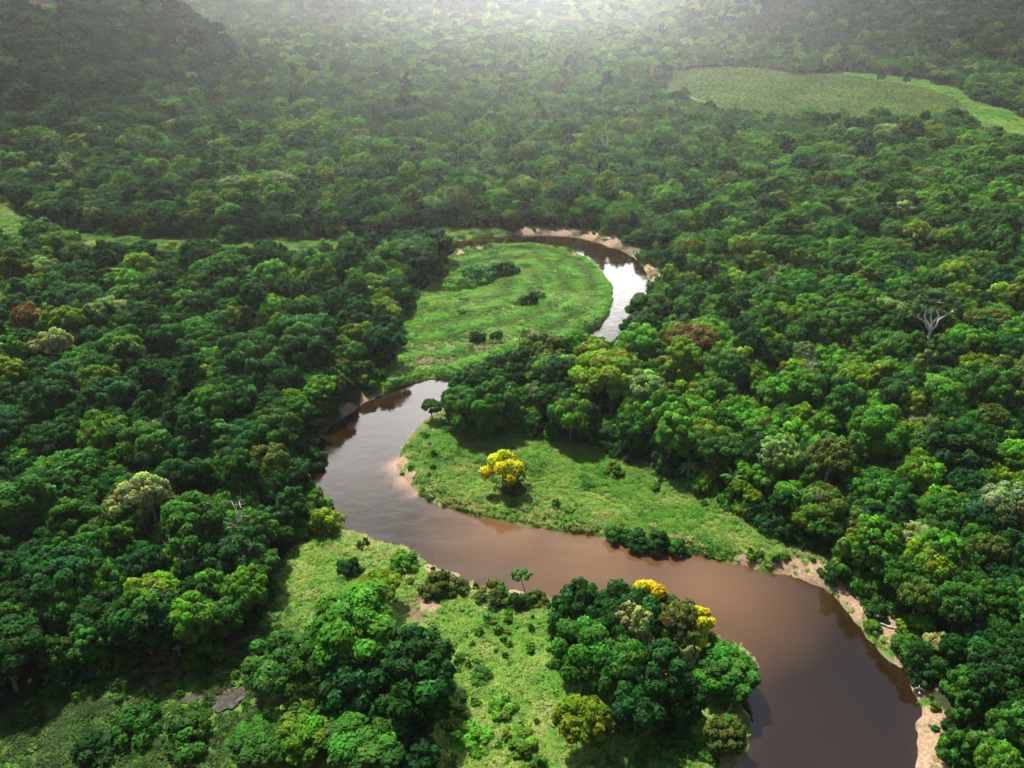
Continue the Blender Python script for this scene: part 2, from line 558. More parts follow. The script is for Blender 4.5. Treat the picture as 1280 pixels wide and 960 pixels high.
TUFT_SRC = [bpy.data.objects.new('grass_tuft', tuft_mesh(500 + i, h=.6 + .12 * i, w=.04 + .008 * i)) for i in range(4)]


# scatter: one object whose points carry copies of the source meshes
def scatter(name, P, rot, scl, tint, sources, label, seed=0):
    me = bpy.data.meshes.new(name)
    me.vertices.add(len(P)); me.vertices.foreach_set('co', np.asarray(P, np.float32).ravel())
    for an, ty, key, data in (('rotz', 'FLOAT', 'value', rot), ('scl', 'FLOAT_VECTOR', 'vector', scl), ('tint', 'FLOAT_VECTOR', 'vector', tint)):
        a = me.attributes.new(an, ty, 'POINT')
        a.data.foreach_set(key, np.ascontiguousarray(data, np.float32).ravel())
    pid = me.attributes.new('pid', 'INT', 'POINT')
    pid.data.foreach_set('value', np.random.default_rng(seed).integers(0, len(sources), len(P)).astype(np.int32))
    ob = bpy.data.objects.new(name, me)
    COL.objects.link(ob)
    ng = bpy.data.node_groups.new(name, 'GeometryNodeTree')
    ng.interface.new_socket('Geometry', in_out='INPUT', socket_type='NodeSocketGeometry')
    ng.interface.new_socket('Geometry', in_out='OUTPUT', socket_type='NodeSocketGeometry')
    nn = ng.nodes; L = ng.links
    gi = nn.new('NodeGroupInput'); go = nn.new('NodeGroupOutput')
    jn = nn.new('GeometryNodeJoinGeometry')
    for s in sources:
        oi = nn.new('GeometryNodeObjectInfo'); oi.inputs['Object'].default_value = s; oi.inputs['As Instance'].default_value = False
        gt = nn.new('GeometryNodeGeometryToInstance')
        L.new(oi.outputs['Geometry'], gt.inputs[0]); L.new(gt.outputs[0], jn.inputs[0])
    ip = nn.new('GeometryNodeInstanceOnPoints'); ip.inputs['Pick Instance'].default_value = True

    def named(nm, dt):
        a = nn.new('GeometryNodeInputNamedAttribute'); a.data_type = dt; a.inputs[0].default_value = nm
        return a.outputs[0]
    cx = nn.new('ShaderNodeCombineXYZ'); L.new(named('rotz', 'FLOAT'), cx.inputs[2])
    er = nn.new('FunctionNodeEulerToRotation'); L.new(cx.outputs[0], er.inputs[0])
    L.new(gi.outputs[0], ip.inputs['Points']); L.new(jn.outputs[0], ip.inputs['Instance'])
    L.new(named('pid', 'INT'), ip.inputs['Instance Index']); L.new(er.outputs[0], ip.inputs['Rotation'])
    L.new(named('scl', 'FLOAT_VECTOR'), ip.inputs['Scale'])
    L.new(ip.outputs[0], go.inputs[0])
    md = ob.modifiers.new('scatter', 'NODES'); md.node_group = ng
    ob['kind'] = 'stuff'; ob['label'] = label
    return ob


# ------------------------------------------------------------------ setting: ground sheet, water
def build_ground():
    n = 640
    ys = np.concatenate([np.linspace(-60, 30, 30)[:-1], 30 * (3400 / 30.0) ** np.linspace(0, 1, n)])
    ss = np.linspace(-1, 1, 560)
    W = np.maximum(80, 0) + .86 * np.maximum(ys, 0)
    X = ss[None, :] * W[:, None]; Y = np.repeat(ys[:, None], len(ss), 1)
    P = np.stack([X.ravel(), Y.ravel()], 1)
    dw = sdist(P, WATER)
    Z = ground(P, dw)
    r, c = len(ys), len(ss)
    i = np.arange(r * c).reshape(r, c)
    F = np.stack([i[:-1, :-1], i[:-1, 1:], i[1:, 1:], i[1:, :-1]], -1).reshape(-1, 4)
    me = mesh_from('ground', np.c_[P, Z], F, [ground_material()])
    sand = np.maximum(blob(P, SAND), .5 * np.clip((1.3 - dw) / 1.3, 0, 1))
    sand = np.maximum(sand, np.clip(-sdist(P, BARE_LOOP) / 3 + .5, 0, 1) * .5)
    grass = np.zeros(len(P))
    for pl in (MEADOW_LOOP, MEADOW_POINT, FIELD, SWATH, PLANTATION, MEADOW_FAR, TRACK):
        grass = np.maximum(grass, np.clip(.5 - sdist(P, pl) / 4, 0, 1))
    dirt = blob(P, DIRT) * .72
    scar = np.clip(.5 - sdist(P, SCAR) / 2, 0, 1)
    sand = np.maximum(sand, scar)
    set_point_color(me, 'cover', np.stack([sand, grass, dirt], 1))
    o = bpy.data.objects.new('ground', me); COL.objects.link(o); o['kind'] = 'structure'
    return o


def hill_hit(u, v, lift=0.0):
    """first point of the terrain seen at u, v"""
    a = (u - 640) / FPX; b = (480 - v) / FPX
    d = np.array([a, CT + ST * b, -ST + CT * b])
    t = np.arange(60, 3000, 1.0)
    Q = np.array([0, 0, CAM_H]) + t[:, None] * d
    h = hills(Q[:, 0], Q[:, 1]) + lift
    k = np.argmax(Q[:, 2] < h)
    return Q[k, :2]


SCAR = np.array([hill_hit(u, v) for u, v in [(28, -12), (52, -14), (68, 4), (86, 22), (78, 33), (52, 24), (36, 10)]])
build_ground()


def build_water():
    lo = WATER.min(0); hi = WATER.max(0)
    xs = np.arange(lo[0] - 2, hi[0] + 3, 1.5); ys = np.arange(lo[1] - 2, hi[1] + 3, 1.5)
    X, Y = np.meshgrid(xs, ys)
    P = np.stack([X.ravel(), Y.ravel()], 1)
    d = sdist(P, WATER)
    r, c = X.shape
    i = np.arange(r * c).reshape(r, c)
    F = np.stack([i[:-1, :-1], i[:-1, 1:], i[1:, 1:], i[1:, :-1]], -1).reshape(-1, 4)
    F = F[(d[F] < 2.4).any(1)]
    used = np.unique(F); remap = np.zeros(len(P), int); remap[used] = np.arange(len(used))
    P = P[used]; d = d[used]; F = remap[F]
    me = mesh_from('river_water', np.c_[P, np.zeros(len(P))], F, [water_material()])
    sh = np.clip(1 + d / 3.2, 0, 1) * np.clip(blob(P, SAND[:3] + [circ(490, 585, 18), circ(505, 605, 14)], 1.1), .03, 1)
    a = me.attributes.new('shallow', 'FLOAT', 'POINT'); a.data.foreach_set('value', sh.astype(np.float32))
    a = me.attributes.new('silt', 'FLOAT', 'POINT'); a.data.foreach_set('value', (blob(P, [circ(740, 690, 170), circ(880, 730, 130), circ(640, 665, 110)], 1.2)).astype(np.float32))
    o = bpy.data.objects.new('river', me); COL.objects.link(o); o['kind'] = 'structure'


build_water()

# ------------------------------------------------------------------ things
COLOURS = {
    'mid green':      (.030, .099, .0120),
    'dark green':     (.013, .052, .0095),
    'blue-green':     (.014, .064, .0155),
    'bright green':   (.055, .160, .0115),
    'yellow-green':   (.090, .165, .008),
    'olive green':    (.056, .092, .014),
    'pale green':     (.105, .170, .046),
    'cream-tinted':   (.200, .215, .078),
    'rust-tinged':    (.112, .082, .020),
}
CN = list(COLOURS)


def thing(name, label, cat, loc, rotz=0.0, scale=(1, 1, 1), group=None):
    o = bpy.data.objects.new(name, None)
    o.empty_display_size = .5
    COL.objects.link(o)
    o.location = loc; o.rotation_euler = (0, 0, rotz); o.scale = scale
    o['label'] = label; o['category'] = cat
    if group: o['group'] = group
    return o


def part(name, me, parent, tint=None):
    o = bpy.data.objects.new(name, me); COL.objects.link(o); o.parent = parent
    if tint is not None: o['tint'] = tuple(float(t) for t in tint)
    return o


def gz(x, y):
    return float(ground(np.array([[x, y]]))[0])


def jit(c, rng, a=.12):
    return np.array(COLOURS[c] if isinstance(c, str) else c) * (1 + rng.normal(0, a)) * (1 + rng.normal(0, .05, 3))


USED = []      # ground taken by hand-placed trees: x, y, radius


def tree(sp, x, y, colour, label, R_=None, h=None, var=0, group=None, name='broadleaf_tree', rot=None, cat='tree'):
    s = SPECIES[sp]; rng = np.random.default_rng(int(abs(x * 131 + y * 17)) + 3)
    sx = (R_ / s['R']) if R_ else 1.0
    sz = (h / s['h']) if h else sx
    t = thing(name, label, cat, (x, y, gz(x, y)), rng.uniform(0, 6.28) if rot is None else rot, (sx, sx, sz), group)
    cr, tr = PROTO[sp][var % len(PROTO[sp])]
    part('trunk', tr, t)
    part('crown', cr, t, jit(colour, rng, .06))
    USED.append((x, y, (R_ or s['R']) * .8))
    return t


def tree_px(sp, u, v, rpx, colour, label, h=None, **kw):
    """u, v: middle of the crown in the survey; rpx: its half width there"""
    s = SPECIES[sp]
    hh = h or s['h']
    p = at(u, v, hh * .68)
    d = p[1] * CT - (hh * .68 - CAM_H) * ST
    return tree(sp, p[0], p[1], colour, label, R_=rpx * d / FPX, h=hh, **kw)


EXTRA = None
# --- flowering trees: a green lower crown under clumps of blossom
def flowering(u, v, rpx, h, label, gold=(.39, .36, .007), seed=1, sp='lumpy', group='yellow flowering trees'):
    s = dict(SPECIES[sp]); rng = np.random.default_rng(seed + 900)
    p = at(u, v, h * .62); d = p[1] * CT - (h * .62 - CAM_H) * ST
    R_ = rpx * d / FPX
    s.update(h=h, R=R_, rz=h * .36, n=13, pr=(.30, .44), base=-.45)
    C, r, zc = puffs(s, rng)
    t = thing('flowering_tree', label, 'tree', (p[0], p[1], gz(*p)), 0, (1, 1, 1), group)
    tv, tf = trunk_geo(s, C, rng, 6, .13, .9)
    part('trunk', mesh_from('trunk', tv, tf, [BARK]), t)
    V, F, Cc, Nn = cards_for(C, r * .93, 1500, .26, rng)
    part('foliage', leaf_mesh('foliage', V, F, Cc, Nn, [LEAF]), t, (.06, .11, .012))
    top = C[:, 2] > np.quantile(C[:, 2], .18)
    V, F, Cc, Nn = cards_for(C[top], r[top] * 1.08, 3600, .20, rng, up=.5)
    part('blossom', leaf_mesh('blossom', V, F, Cc * (1, .97, .8), Nn, [LEAF]), t, gold)
    USED.append((p[0], p[1], R_ * .9))


flowering(627, 593, 25, 6.5, 'rounded yellow flowering tree alone on the grassy river point', seed=1)
flowering(872, 794, 20, 7.5, 'bright yellow flowering tree at the water side of the headland grove', seed=2)
flowering(808, 757, 24, 9.5, 'golden yellow flowering tree wedged among dark crowns of the headland grove', (.44, .32, .006), seed=3)
flowering(690, 243, 8, 9.0, 'small orange-yellow flowering tree in the forest beyond the river loop', (.26, .18, .012), seed=4)

G1 = 'trees of the headland grove'
for a in [
    ('dense', 722, 770, 41, 'dark green', 'dark dense tree at the upstream corner of the headland grove', 10),
    ('lumpy', 772, 780, 36, 'dark green', 'dark lumpy tree just upstream of the golden flowering tree', 10),
    ('airy', 793, 796, 25, 'cream-tinted', 'cream-tinted airy tree in the middle of the headland grove', 10.5),
    ('round', 842, 782, 34, 'olive green', 'olive round tree between the two yellow trees of the grove', 8.5),
    ('dense', 905, 838, 42, 'mid green', 'low wide green tree overhanging the river at the headland tip', 5.5),
    ('lumpy', 728, 832, 38, 'mid green', 'mid green lumpy tree on the field side of the headland grove', 9.5),
    ('round', 776, 842, 38, 'mid green', 'mid green round tree below the cream-tinted tree of the grove', 10),
    ('tall', 826, 838, 32, 'dark green', 'tall dark tree inside the headland grove below the olive one', 10),
    ('lumpy', 800, 886, 34, 'blue-green', 'blue-green tree at the foot of the headland grove', 7.5),
    ('round', 733, 908, 33, 'yellow-green', 'lime green round tree at the lower end of the headland grove', 7.5),
    ('dense', 852, 876, 28, 'dark green', 'small dark tree beside the inlet of the headland', 6),
    ('dense', 905, 918, 27, 'olive green', 'olive bushy tree hanging over the dark river inlet', 4.5),
]:
    tree_px(a[0], a[1], a[2], a[3], a[4], a[5], h=a[6], group=G1, var=a[1])
G2 = 'trees of the field thicket'
for a in [
    ('lumpy', 447, 785, 50, 'bright green', 'bright green tall tree topping the field thicket', 10),
    ('dense', 512, 834, 56, 'dark green', 'big dark round tree on the river side of the field thicket', 9.5),
    ('round', 400, 826, 42, 'mid green', 'mid green round tree behind the big dark thicket tree', 8.5),
    ('lumpy', 345, 846, 38, 'mid green', 'mid green tree at the muddy puddle end of the thicket', 7.5),
    ('spread', 478, 742, 27, 'yellow-green', 'yellow-green low tree at the upper end of the field thicket', 5),
    ('dense', 440, 858, 42, 'blue-green', 'blue-green tree in the middle of the field thicket', 8),
    ('dense', 383, 912, 44, 'bright green', 'bright green bushy tree below the thicket beside the puddle', 5),
    ('lumpy', 455, 932, 46, 'mid green', 'mid green bushy tree at the bottom edge below the thicket', 5),
    ('round', 326, 936, 34, 'mid green', 'small bushy tree between puddle and bottom edge of the view', 4),
    ('dense', 520, 946, 30, 'dark green', 'dark small tree lowest on the field below the thicket', 4),
]:
    tree_px(a[0], a[1], a[2], a[3], a[4], a[5], h=a[6], group=G2, var=a[1])
# singled-out crowns of the forest
for a in [
    ('airy', 187, 628, 30, 'cream-tinted', 'cream-flowered tree in the forest west of the river bend', 12),
    ('airy', 75, 436, 19, 'cream-tinted', 'pale cream crown high in the western forest', 11),
    ('lumpy', 34, 404, 13, (.14, .10, .03), 'small rust-coloured crown near the west edge of the forest', 11),
    ('spread', 868, 432, 30, (.105, .085, .02), 'rust-tinged spreading tree on the slope east of the loop', 11),
    ('lumpy', 766, 474, 36, 'yellow-green', 'large domed yellow-green tree in the wood below the loop', 12.5),
    ('round', 805, 492, 30, 'pale green', 'pale-tipped round tree beside the domed yellow-green tree', 11.5),
    ('dense', 690, 440, 32, 'olive green', 'olive dense tree at the neck of the river loop', 10),
    ('dense', 640, 462, 36, 'dark green', 'dark tree overhanging the hidden reach below the loop meadow', 10),
    ('dense', 612, 500, 33, 'mid green', 'vine-hung green tree at the tip of the point wood', 10.5),
    ('round', 580, 505, 25, 'mid green', 'smaller green tree outermost on the tip of the point wood', 8),
    ('airy', 972, 578, 27, 'pale green', 'greyish pale feathery tree in the forest east of the palms', 10.5),
    ('airy', 1036, 582, 30, 'olive green', 'olive broad tree in the eastern forest beside the feathery pale tree', 11),
    ('dense', 308, 466, 40, 'dark green', 'broad very dark tree in the western forest above the bend', 12.5),
    ('dense', 1195, 555, 48, 'dark green', 'broad very dark tree in the eastern forest', 12.5),
    ('round', 540, 512, 11, 'mid green', 'little lone tree at the water edge of the point', 4.5),
    ('dense', 540, 305, 26, 'dark green', 'dark tree at the far corner of the loop meadow', 9.5),
    ('lumpy', 505, 318, 24, 'mid green', 'mid green tree behind the dark corner tree of the loop', 9.5),
    ('lumpy', 810, 388, 22, 'mid green', 'green tree leaning over the bright water of the loop', 9),
    ('round', 800, 412, 22, 'dark green', 'dark tree below the bright water of the loop', 9),
    ('round', 350, 232, 22, 'pale green', 'pale grey-green dome in the forest behind the swath', 13),
]:
    tree_px(a[0], a[1], a[2], a[3], a[4], a[5], h=a[6], var=a[1])


# --- bare and pale-limbed trees
def limb_tree(seed, h, spread, r0, forks=4, twigs=4, first=.45):
    rng = np.random.default_rng(seed)
    top = np.array([rng.normal(0, .3), rng.normal(0, .3), h * first])
    parts = [tube(bend_path((0, 0, -.5), top, 6, .12, rng), np.linspace(r0, r0 * .7, 6), 7)]
    tips = []
    for k in range(forks):
        a = 2 * math.pi * (k + rng.random() * .6) / forks
        e = np.array([math.cos(a) * spread * rng.uniform(.55, 1), math.sin(a) * spread * rng.uniform(.55, 1), h * rng.uniform(.8, 1.0)])
        pth = bend_path(top, e, 6, .3, rng)
        parts.append(tube(pth, np.linspace(r0 * .6, r0 * .16, 6), 5)); tips.append(e)
        for j in range(twigs):
            q = pth[rng.integers(2, 6)]
            e2 = q + unit(rng.normal(0, 1, 3) + (0, 0, .7)) * h * rng.uniform(.12, .25)
            parts.append(tube(bend_path(q, e2, 4, .15, rng), np.linspace(r0 * .22, r0 * .06, 4), 4)); tips.append(e2)
    return join(parts), np.array(tips)


def snag(u, v, h, spread, r0, label, seed, leafy=0, tint='mid green'):
    p = at(u, v, h * .7)
    (V, F), tips = limb_tree(seed, h, spread, r0)
    t = thing('bare_tree', label, 'tree', (p[0], p[1], gz(*p)), 0, (1, 1, 1), 'pale bare-limbed trees')
    part('trunk', mesh_from('trunk', V, F, [PALE]), t)
    if leafy:
        rng = np.random.default_rng(seed)
        k = rng.choice(len(tips), leafy)
        V, F, Cc, Nn = cards_for(tips[k], rng.uniform(.7, 1.15, leafy), 160 * leafy, .25, rng)
        part('crown', leaf_mesh('crown', V, F, Cc, Nn, [LEAF]), t, jit(tint, rng))
    USED.append((p[0], p[1], .3))


snag(1010, 472, 12, 1.1, .24, 'leafless white snag standing out of the forest east of the loop', 41)
snag(298, 660, 10.5, 1.1, .20, 'forked white snag in the forest above the western bank', 42)
snag(233, 706, 9, 1.3, .20, 'pale-trunked thin tree in the forest above the banana plants', 43, 6)
snag(306, 700, 8.5, 1.3, .20, 'pale-trunked thin tree right below the forked white snag', 44, 6, 'blue-green')
snag(192, 770, 9, 1.8, .15, 'slender pale-stemmed tree beside the banana plants', 45, 7, 'bright green')
snag(84, 206, 14, 3.5, .22, 'grey leafless tree in front of the western hill', 46)
snag(757, 182, 14, 3.0, .20, 'grey leafless tree in the valley forest beyond the loop', 47)
snag(965, 350, 14, 2.2, .18, 'thin bare tree poking out of the canopy north-east of the loop', 48, 3)


def umbrella(u, v, label):
    h = 15.0
    p = at(u, v, h * .62)
    rng = np.random.default_rng(61)
    t = thing('umbrella_tree', label, 'tree', (p[0], p[1], gz(*p)))
    fork = np.array([0, 0, 6.4])
    parts = [tube(bend_path((0, 0, -.5), fork, 6, .1, rng), np.linspace(.40, .30, 6), 8)]
    ends = [(-4.2, .6, 11.6), (4.6, 1.0, 11.9), (.3, 1.2, 12.6), (-1.8, 4.4, 12.4), (2.6, 4.6, 12.6)]
    C = []
    for e in ends:
        e = np.array(e); pth = bend_path(fork, e, 6, .25, rng)
        parts.append(tube(pth, np.linspace(.23, .09, 6), 6))
        for j in range(3):
            q = pth[rng.integers(3, 6)]; e2 = q + np.array([rng.normal(0, 1.7), rng.normal(.9, 1.3), rng.uniform(.6, 1.5)])
            parts.append(tube(bend_path(q, e2, 4, .1, rng), np.linspace(.11, .04, 4), 4)); C.append(e2)
    V, F = join(parts)
    part('trunk', mesh_from('trunk', V, F, [WHITE]), t)
    for j in range(44):
        a = rng.uniform(0, 2 * math.pi); rr = math.sqrt(rng.random()) * 7.2
        x_, y_ = math.cos(a) * rr, 3.4 + math.sin(a) * rr * .78
        C.append(np.array([x_, y_, 12.9 - .03 * rr * rr + rng.normal(0, .25)]))
    C = np.array(C); r = rng.uniform(.75, 1.15, len(C))
    C = C[(C[:, 1] > .2) | (np.abs(C[:, 0]) > 3.2)]; r = r[:len(C)]
    V, F, Cc, Nn = cards_for(C, r, 4200, .30, rng, up=.6)
    part('crown', leaf_mesh('crown', V, F, Cc, Nn, [LEAF]), t, (.034, .075, .02))
    USED.append((p[0], p[1] + 2, 7.5)); USED.append((p[0] - 1, p[1] - 3.5, 6.5))


umbrella(1166, 404, 'wide flat-topped tree with thick white limbs in the eastern forest')


# --- palms and banana plants
def leaf_blade(length, width, arch, n=9, split=False, seed=0):
    rng = np.random.default_rng(seed)
    V = []; F = []
    for i in range(n):
        t = i / (n - 1)
        x = length * (t - .18 * t * t * arch); z = length * (.55 * t - arch * .75 * t * t)
        w = width * math.sin(math.pi * (.08 + .9 * t)) ** .6 * (1 - .25 * (i % 2) * split)
        V += [(x, -w, z - w * .3), (x, 0, z + .02), (x, w, z - w * .3)]
    for i in range(n - 1):
        a = 3 * i
        F += [(a, a + 1, a + 4, a + 3), (a + 1, a + 2, a + 5, a + 4)]
    me = mesh_from('leaf', np.array(V), np.array(F), [LEAF])
    set_point_color(me, 'leafvar', np.repeat(rng.uniform(.8, 1.2, (n, 1)), 3, 0) * np.ones((1, 3)))
    return me


BANANA = [leaf_blade(2.6, .42, .8, seed=1), leaf_blade(2.1, .36, 1.05, seed=2)]
FROND = [leaf_blade(2.6, .34, 1.0, 11, True, 3), leaf_blade(2.2, .30, 1.2, 11, True, 4)]


def leafy(name, u, v, h, blades, count, label, tint, group, cat, seed, stem_mat, r0=.14):
    rng = np.random.default_rng(seed)
    p = at(u, v, h)
    t = thing(name, label, cat, (p[0], p[1], gz(*p)), rng.uniform(0, 6), (1, 1, 1), group)
    tip = np.array([rng.normal(0, .2), rng.normal(0, .2), h])
    V, F = tube(bend_path((0, 0, -.3), tip, 6, .06, rng), np.linspace(r0, r0 * .7, 6), 7)
    part('stem', mesh_from('stem', V, F, [stem_mat]), t)
    for k in range(count):
        o = part('frond' if name == 'palm' else 'leaf', blades[k % 2], t, np.array(tint) * rng.uniform(.85, 1.2))
        o.location = tip - (0, 0, .1)
        o.rotation_euler = (0, rng.uniform(-.5, .25), 2 * math.pi * (k + rng.random() * .5) / count)
        o.scale = (rng.uniform(.85, 1.15),) * 3
    USED.append((p[0], p[1], 1.2))


for u, v, h, lb in [(862, 588, 3.4, 'shaggy palm at the upper edge of the point meadow'),
                    (912, 604, 3.6, 'shaggy palm further down the point meadow edge than the other'),
                    (880, 596, 2.4, 'short palm between the two taller palms of the meadow edge')]:
    leafy('palm', u, v, h, FROND, 11, lb, (.05, .12, .03), 'palms at the meadow edge', 'palm', int(u), BARK)
for u, v, h, lb in [(142, 806, 2.6, 'banana plant with bright upright leaves at the dim field corner'),
                    (162, 800, 3.0, 'taller banana plant beside the slender pale-stemmed tree'),
                    (62, 822, 2.4, 'banana plant furthest west at the edge of the dim field'),
                    (208, 795, 2.4, 'banana plant behind the pale fallen log')]:
    leafy('banana_plant', u, v, h, BANANA, 8, lb, (.07, .17, .02), 'banana plants by the forest edge', 'banana plant', int(u), BARK)


# --- shrubs of the meadows, banks and field
def shrub(u, v, rpx, colour, label, k=0, flat=1.0, group='shrubs of the riverside meadows', name='shrub'):
    p = at(u, v, .6); d = p[1] * CT - (.6 - CAM_H) * ST
    s = rpx * d / FPX / (1.7 if k < 4 else (1.5 if k == 4 else 2.2))
    rng = np.random.default_rng(int(u * 7 + v))
    t = thing(name, label, 'shrub', (p[0], p[1], gz(*p) - .1), rng.uniform(0, 6), (s, s, s * flat), group)
    part('stem', SHRUB[k][1], t)
    part('foliage', SHRUB[k][0], t, jit(colour, rng, .06))


for a in [
    (436, 716, 14, 'dark green', 'small dark round shrub on the grass above the field thicket', 0, 1.1),
    (508, 706, 17, 'bright green', 'bright green broad-leaved shrub on the river edge of the field', 1, .8),
    (545, 738, 20, 'olive green', 'olive shrub beside the bare earth patch of the field', 2, .8),
    (572, 738, 16, 'olive green', 'olive shrub between bare earth and the sandy bank notch', 3, .8),
    (620, 752, 18, 'olive green', 'olive shrub beside the sandy bank notch', 4, .6),
    (651, 762, 14, 'dark green', 'dark compact shrub below the leaning sapling', 0, 1.1),
    (672, 756, 12, 'olive green', 'little olive shrub between the dark compact one and the grove', 2, .9),
    (600, 352, 22, 'mid green', 'long low bush in the middle of the loop meadow', 5, .9),
    (576, 358, 20, 'bright green', 'low bush at the western end of the long loop bush', 5, .8),
    (620, 343, 11, 'dark green', 'dark bush at the foot of the loop meadow post tree', 0, 1.0),
    (637, 345, 12, 'dark green', 'darkest round bush on the loop meadow', 1, 1.0),
    (662, 382, 12, 'dark green', 'dark bush on the eastern half of the loop meadow', 2, .9),
    (672, 376, 9, 'mid green', 'small bush touching the dark eastern loop bush', 3, .9),
    (598, 428, 12, 'mid green', 'bush near the pools at the loop meadow bottom', 2, .8),
    (622, 424, 8, 'dark green', 'little dark bush right of the pool-side bush', 1, .8),
    (770, 668, 14, 'mid green', 'upstream end of the dark bank bushes on the point', 3, .8),
    (794, 674, 16, 'dark green', 'dark bank bush next to the upstream end bush', 1, .8),
    (818, 680, 17, 'dark green', 'dark bank bush in the middle of the point shore', 2, .8),
    (842, 684, 14, 'mid green', 'downstream end of the dark bank bushes on the point', 0, .9),
    (768, 596, 10, 'yellow-green', 'yellowish small bush on the point meadow east of the yellow tree', 4, .8),
    (640, 612, 14, 'olive green', 'low grey-green bush under the yellow meadow tree', 5, .7),
    (610, 548, 14, 'bright green', 'bright bush at the foot of the vine-hung tree', 3, 1.0),
    (574, 532, 14, 'mid green', 'bush between the lone tree and the vine-hung tree', 1, 1.0),
    (1058, 722, 20, 'blue-green', 'blue-green bush at the top of the sandy bank', 1, 1.1),
    (1090, 745, 15, 'bright green', 'bright bush above the whitest sand of the bank', 2, .9),
    (1092, 786, 9, 'bright green', 'small bush on the middle of the sandy bank', 0, .7),
    (1126, 812, 13, 'mid green', 'bush at the lower end of the sandy bank', 3, .9),
    (1186, 948, 20, 'mid green', 'bush over the orange sand at the lower river', 1, 1.0),
    (790, 306, 12, 'mid green', 'bush on the outer sand of the river loop', 2, .8),
    (803, 325, 11, 'mid green', 'lower bush on the outer sand of the river loop', 3, .9),
    (384, 575, 18, 'dark green', 'dark bush drooping over the cut western bank', 1, .8),
    (380, 620, 18, 'mid green', 'green bush on the western bank below the cut', 0, .9),
    (410, 664, 22, 'yellow-green', 'yellowish bush where field and western forest meet the river', 2, .9),
    (372, 668, 26, 'mid green', 'wide bush at the forest corner of the field', 5, 1.0),
    (235, 935, 30, 'mid green', 'leafy bush on the dim field beside the bottom edge', 0, .8),
    (170, 925, 28, 'mid green', 'leafy bush in the middle of the dim field', 1, .8),
    (120, 950, 26, 'dark green', 'dark leafy bush low on the dim field', 2, .7),
    (625, 890, 18, 'bright green', 'bright weed clump on the field between the two groves', 3, .6),
    (588, 925, 22, 'bright green', 'bright weed clump on the field near the thicket foot', 1, .5),
    (655, 935, 22, 'bright green', 'bright weed clump on the field beside the lime tree', 2, .5),
    (600, 850, 14, 'mid green', 'weed clump on the field level with the big dark tree', 0, .6),
    (855, 935, 26, 'mid green', 'bushy weeds on the headland below the inlet', 5, .8),
    (1101, 101, 5, 'dark green', 'dark bush in the bright far meadow', 0, 1.6),
    (1131, 104, 4, 'dark green', 'second dark bush in the bright far meadow', 1, 1.6),
    (1222, 116, 6, 'dark green', 'dark bush at the hill side of the far meadow', 2, 1.6),
]:
    shrub(*a[:5], k=a[5], flat=a[6])


def sapling():
    p = at(650, 722, 3.2)
    b = at(657, 742, .6)
    rng = np.random.default_rng(71)
    t = thing('sapling', 'thin sapling leaning out over the brown river from the field bank', 'tree', (b[0], b[1], gz(*b)))
    tip = np.array([p[0] - b[0], p[1] - b[1], 3.2])
    V, F = tube(bend_path((0, 0, -.3), tip, 6, .08, rng), np.linspace(.08, .04, 6), 6)
    part('trunk', mesh_from('trunk', V, F, [BARK]), t)
    C = tip + rng.normal(0, 1, (18, 3)) * (.95, .6, .32); r = rng.uniform(.28, .5, 18)
    V, F, Cc, Nn = cards_for(C, r, 900, .17, rng)
    part('crown', leaf_mesh('crown', V, F, Cc, Nn, [LEAF]), t, (.05, .13, .03))


sapling()


def post_tree():
    p = at(623, 335, 3.0)
    rng = np.random.default_rng(72)
    t = thing('dead_tree', 'thin dead stem rising from the dark bush of the loop meadow', 'tree', (p[0], p[1], gz(*p)))
    V, F = join([tube(bend_path((0, 0, -.3), (.2, 0, 6.5), 6, .08, rng), np.linspace(.14, .06, 6), 6),
                 tube(bend_path((.1, 0, 3.6), (.9, .2, 5.4), 4, .05, rng), np.linspace(.07, .03, 4), 5),
                 tube(bend_path((.1, 0, 4.4), (-.8, .1, 6.0), 4, .05, rng), np.linspace(.06, .03, 4), 5)])
    part('trunk', mesh_from('trunk', V, F, [PALE]), t)


post_tree()


def log(u, v, length, r0, rot, label):
    p = at(u, v, .2); rng = np.random.default_rng(int(u))
    V, F = join([tube(bend_path((-length / 2, 0, .15), (length / 2, .2, .3), 7, .06, rng), np.linspace(r0, r0 * .6, 7), 8),
                 tube(bend_path((length * .1, 0, .25), (length * .3, .7, .8), 4, .05, rng), np.linspace(r0 * .5, r0 * .2, 4), 6)])
    o = bpy.data.objects.new('fallen_log', mesh_from('fallen_log', V, F, [PALE]))
    COL.objects.link(o); o.location = (p[0], p[1], gz(*p)); o.rotation_euler = (0, 0, rot)
    o['label'] = label; o['category'] = 'log'


log(222, 820, 2.6, .22, .2, 'pale fallen log lying on the dim field by the banana plants')
log(1105, 790, 3.2, .12, -.6, 'bleached driftwood lying across the sandy eastern bank')
log(590, 741, 2.4, .09, -.7, 'bleached driftwood in the sandy notch of the field bank')
log(1148, 858, 3.0, .12, 1.2, 'bleached driftwood on the narrow sand below the eastern bank')
log(760, 303, 4.0, .16, -.5, 'fallen trunk on the outer sand of the river loop')
log(824, 350, 4.2, .18, 1.3, 'fallen trunk on the sand where the loop water turns bright')
log(398, 566, 4.5, .18, -.8, 'dead trunk leaning from the cut western bank into the water')
log(912, 890, 2.6, .12, .9, 'grey branch lying at the mouth of the dark inlet')
log(405, 634, 3.6, .16, -.1, 'sunken driftwood in the water below the western bank')


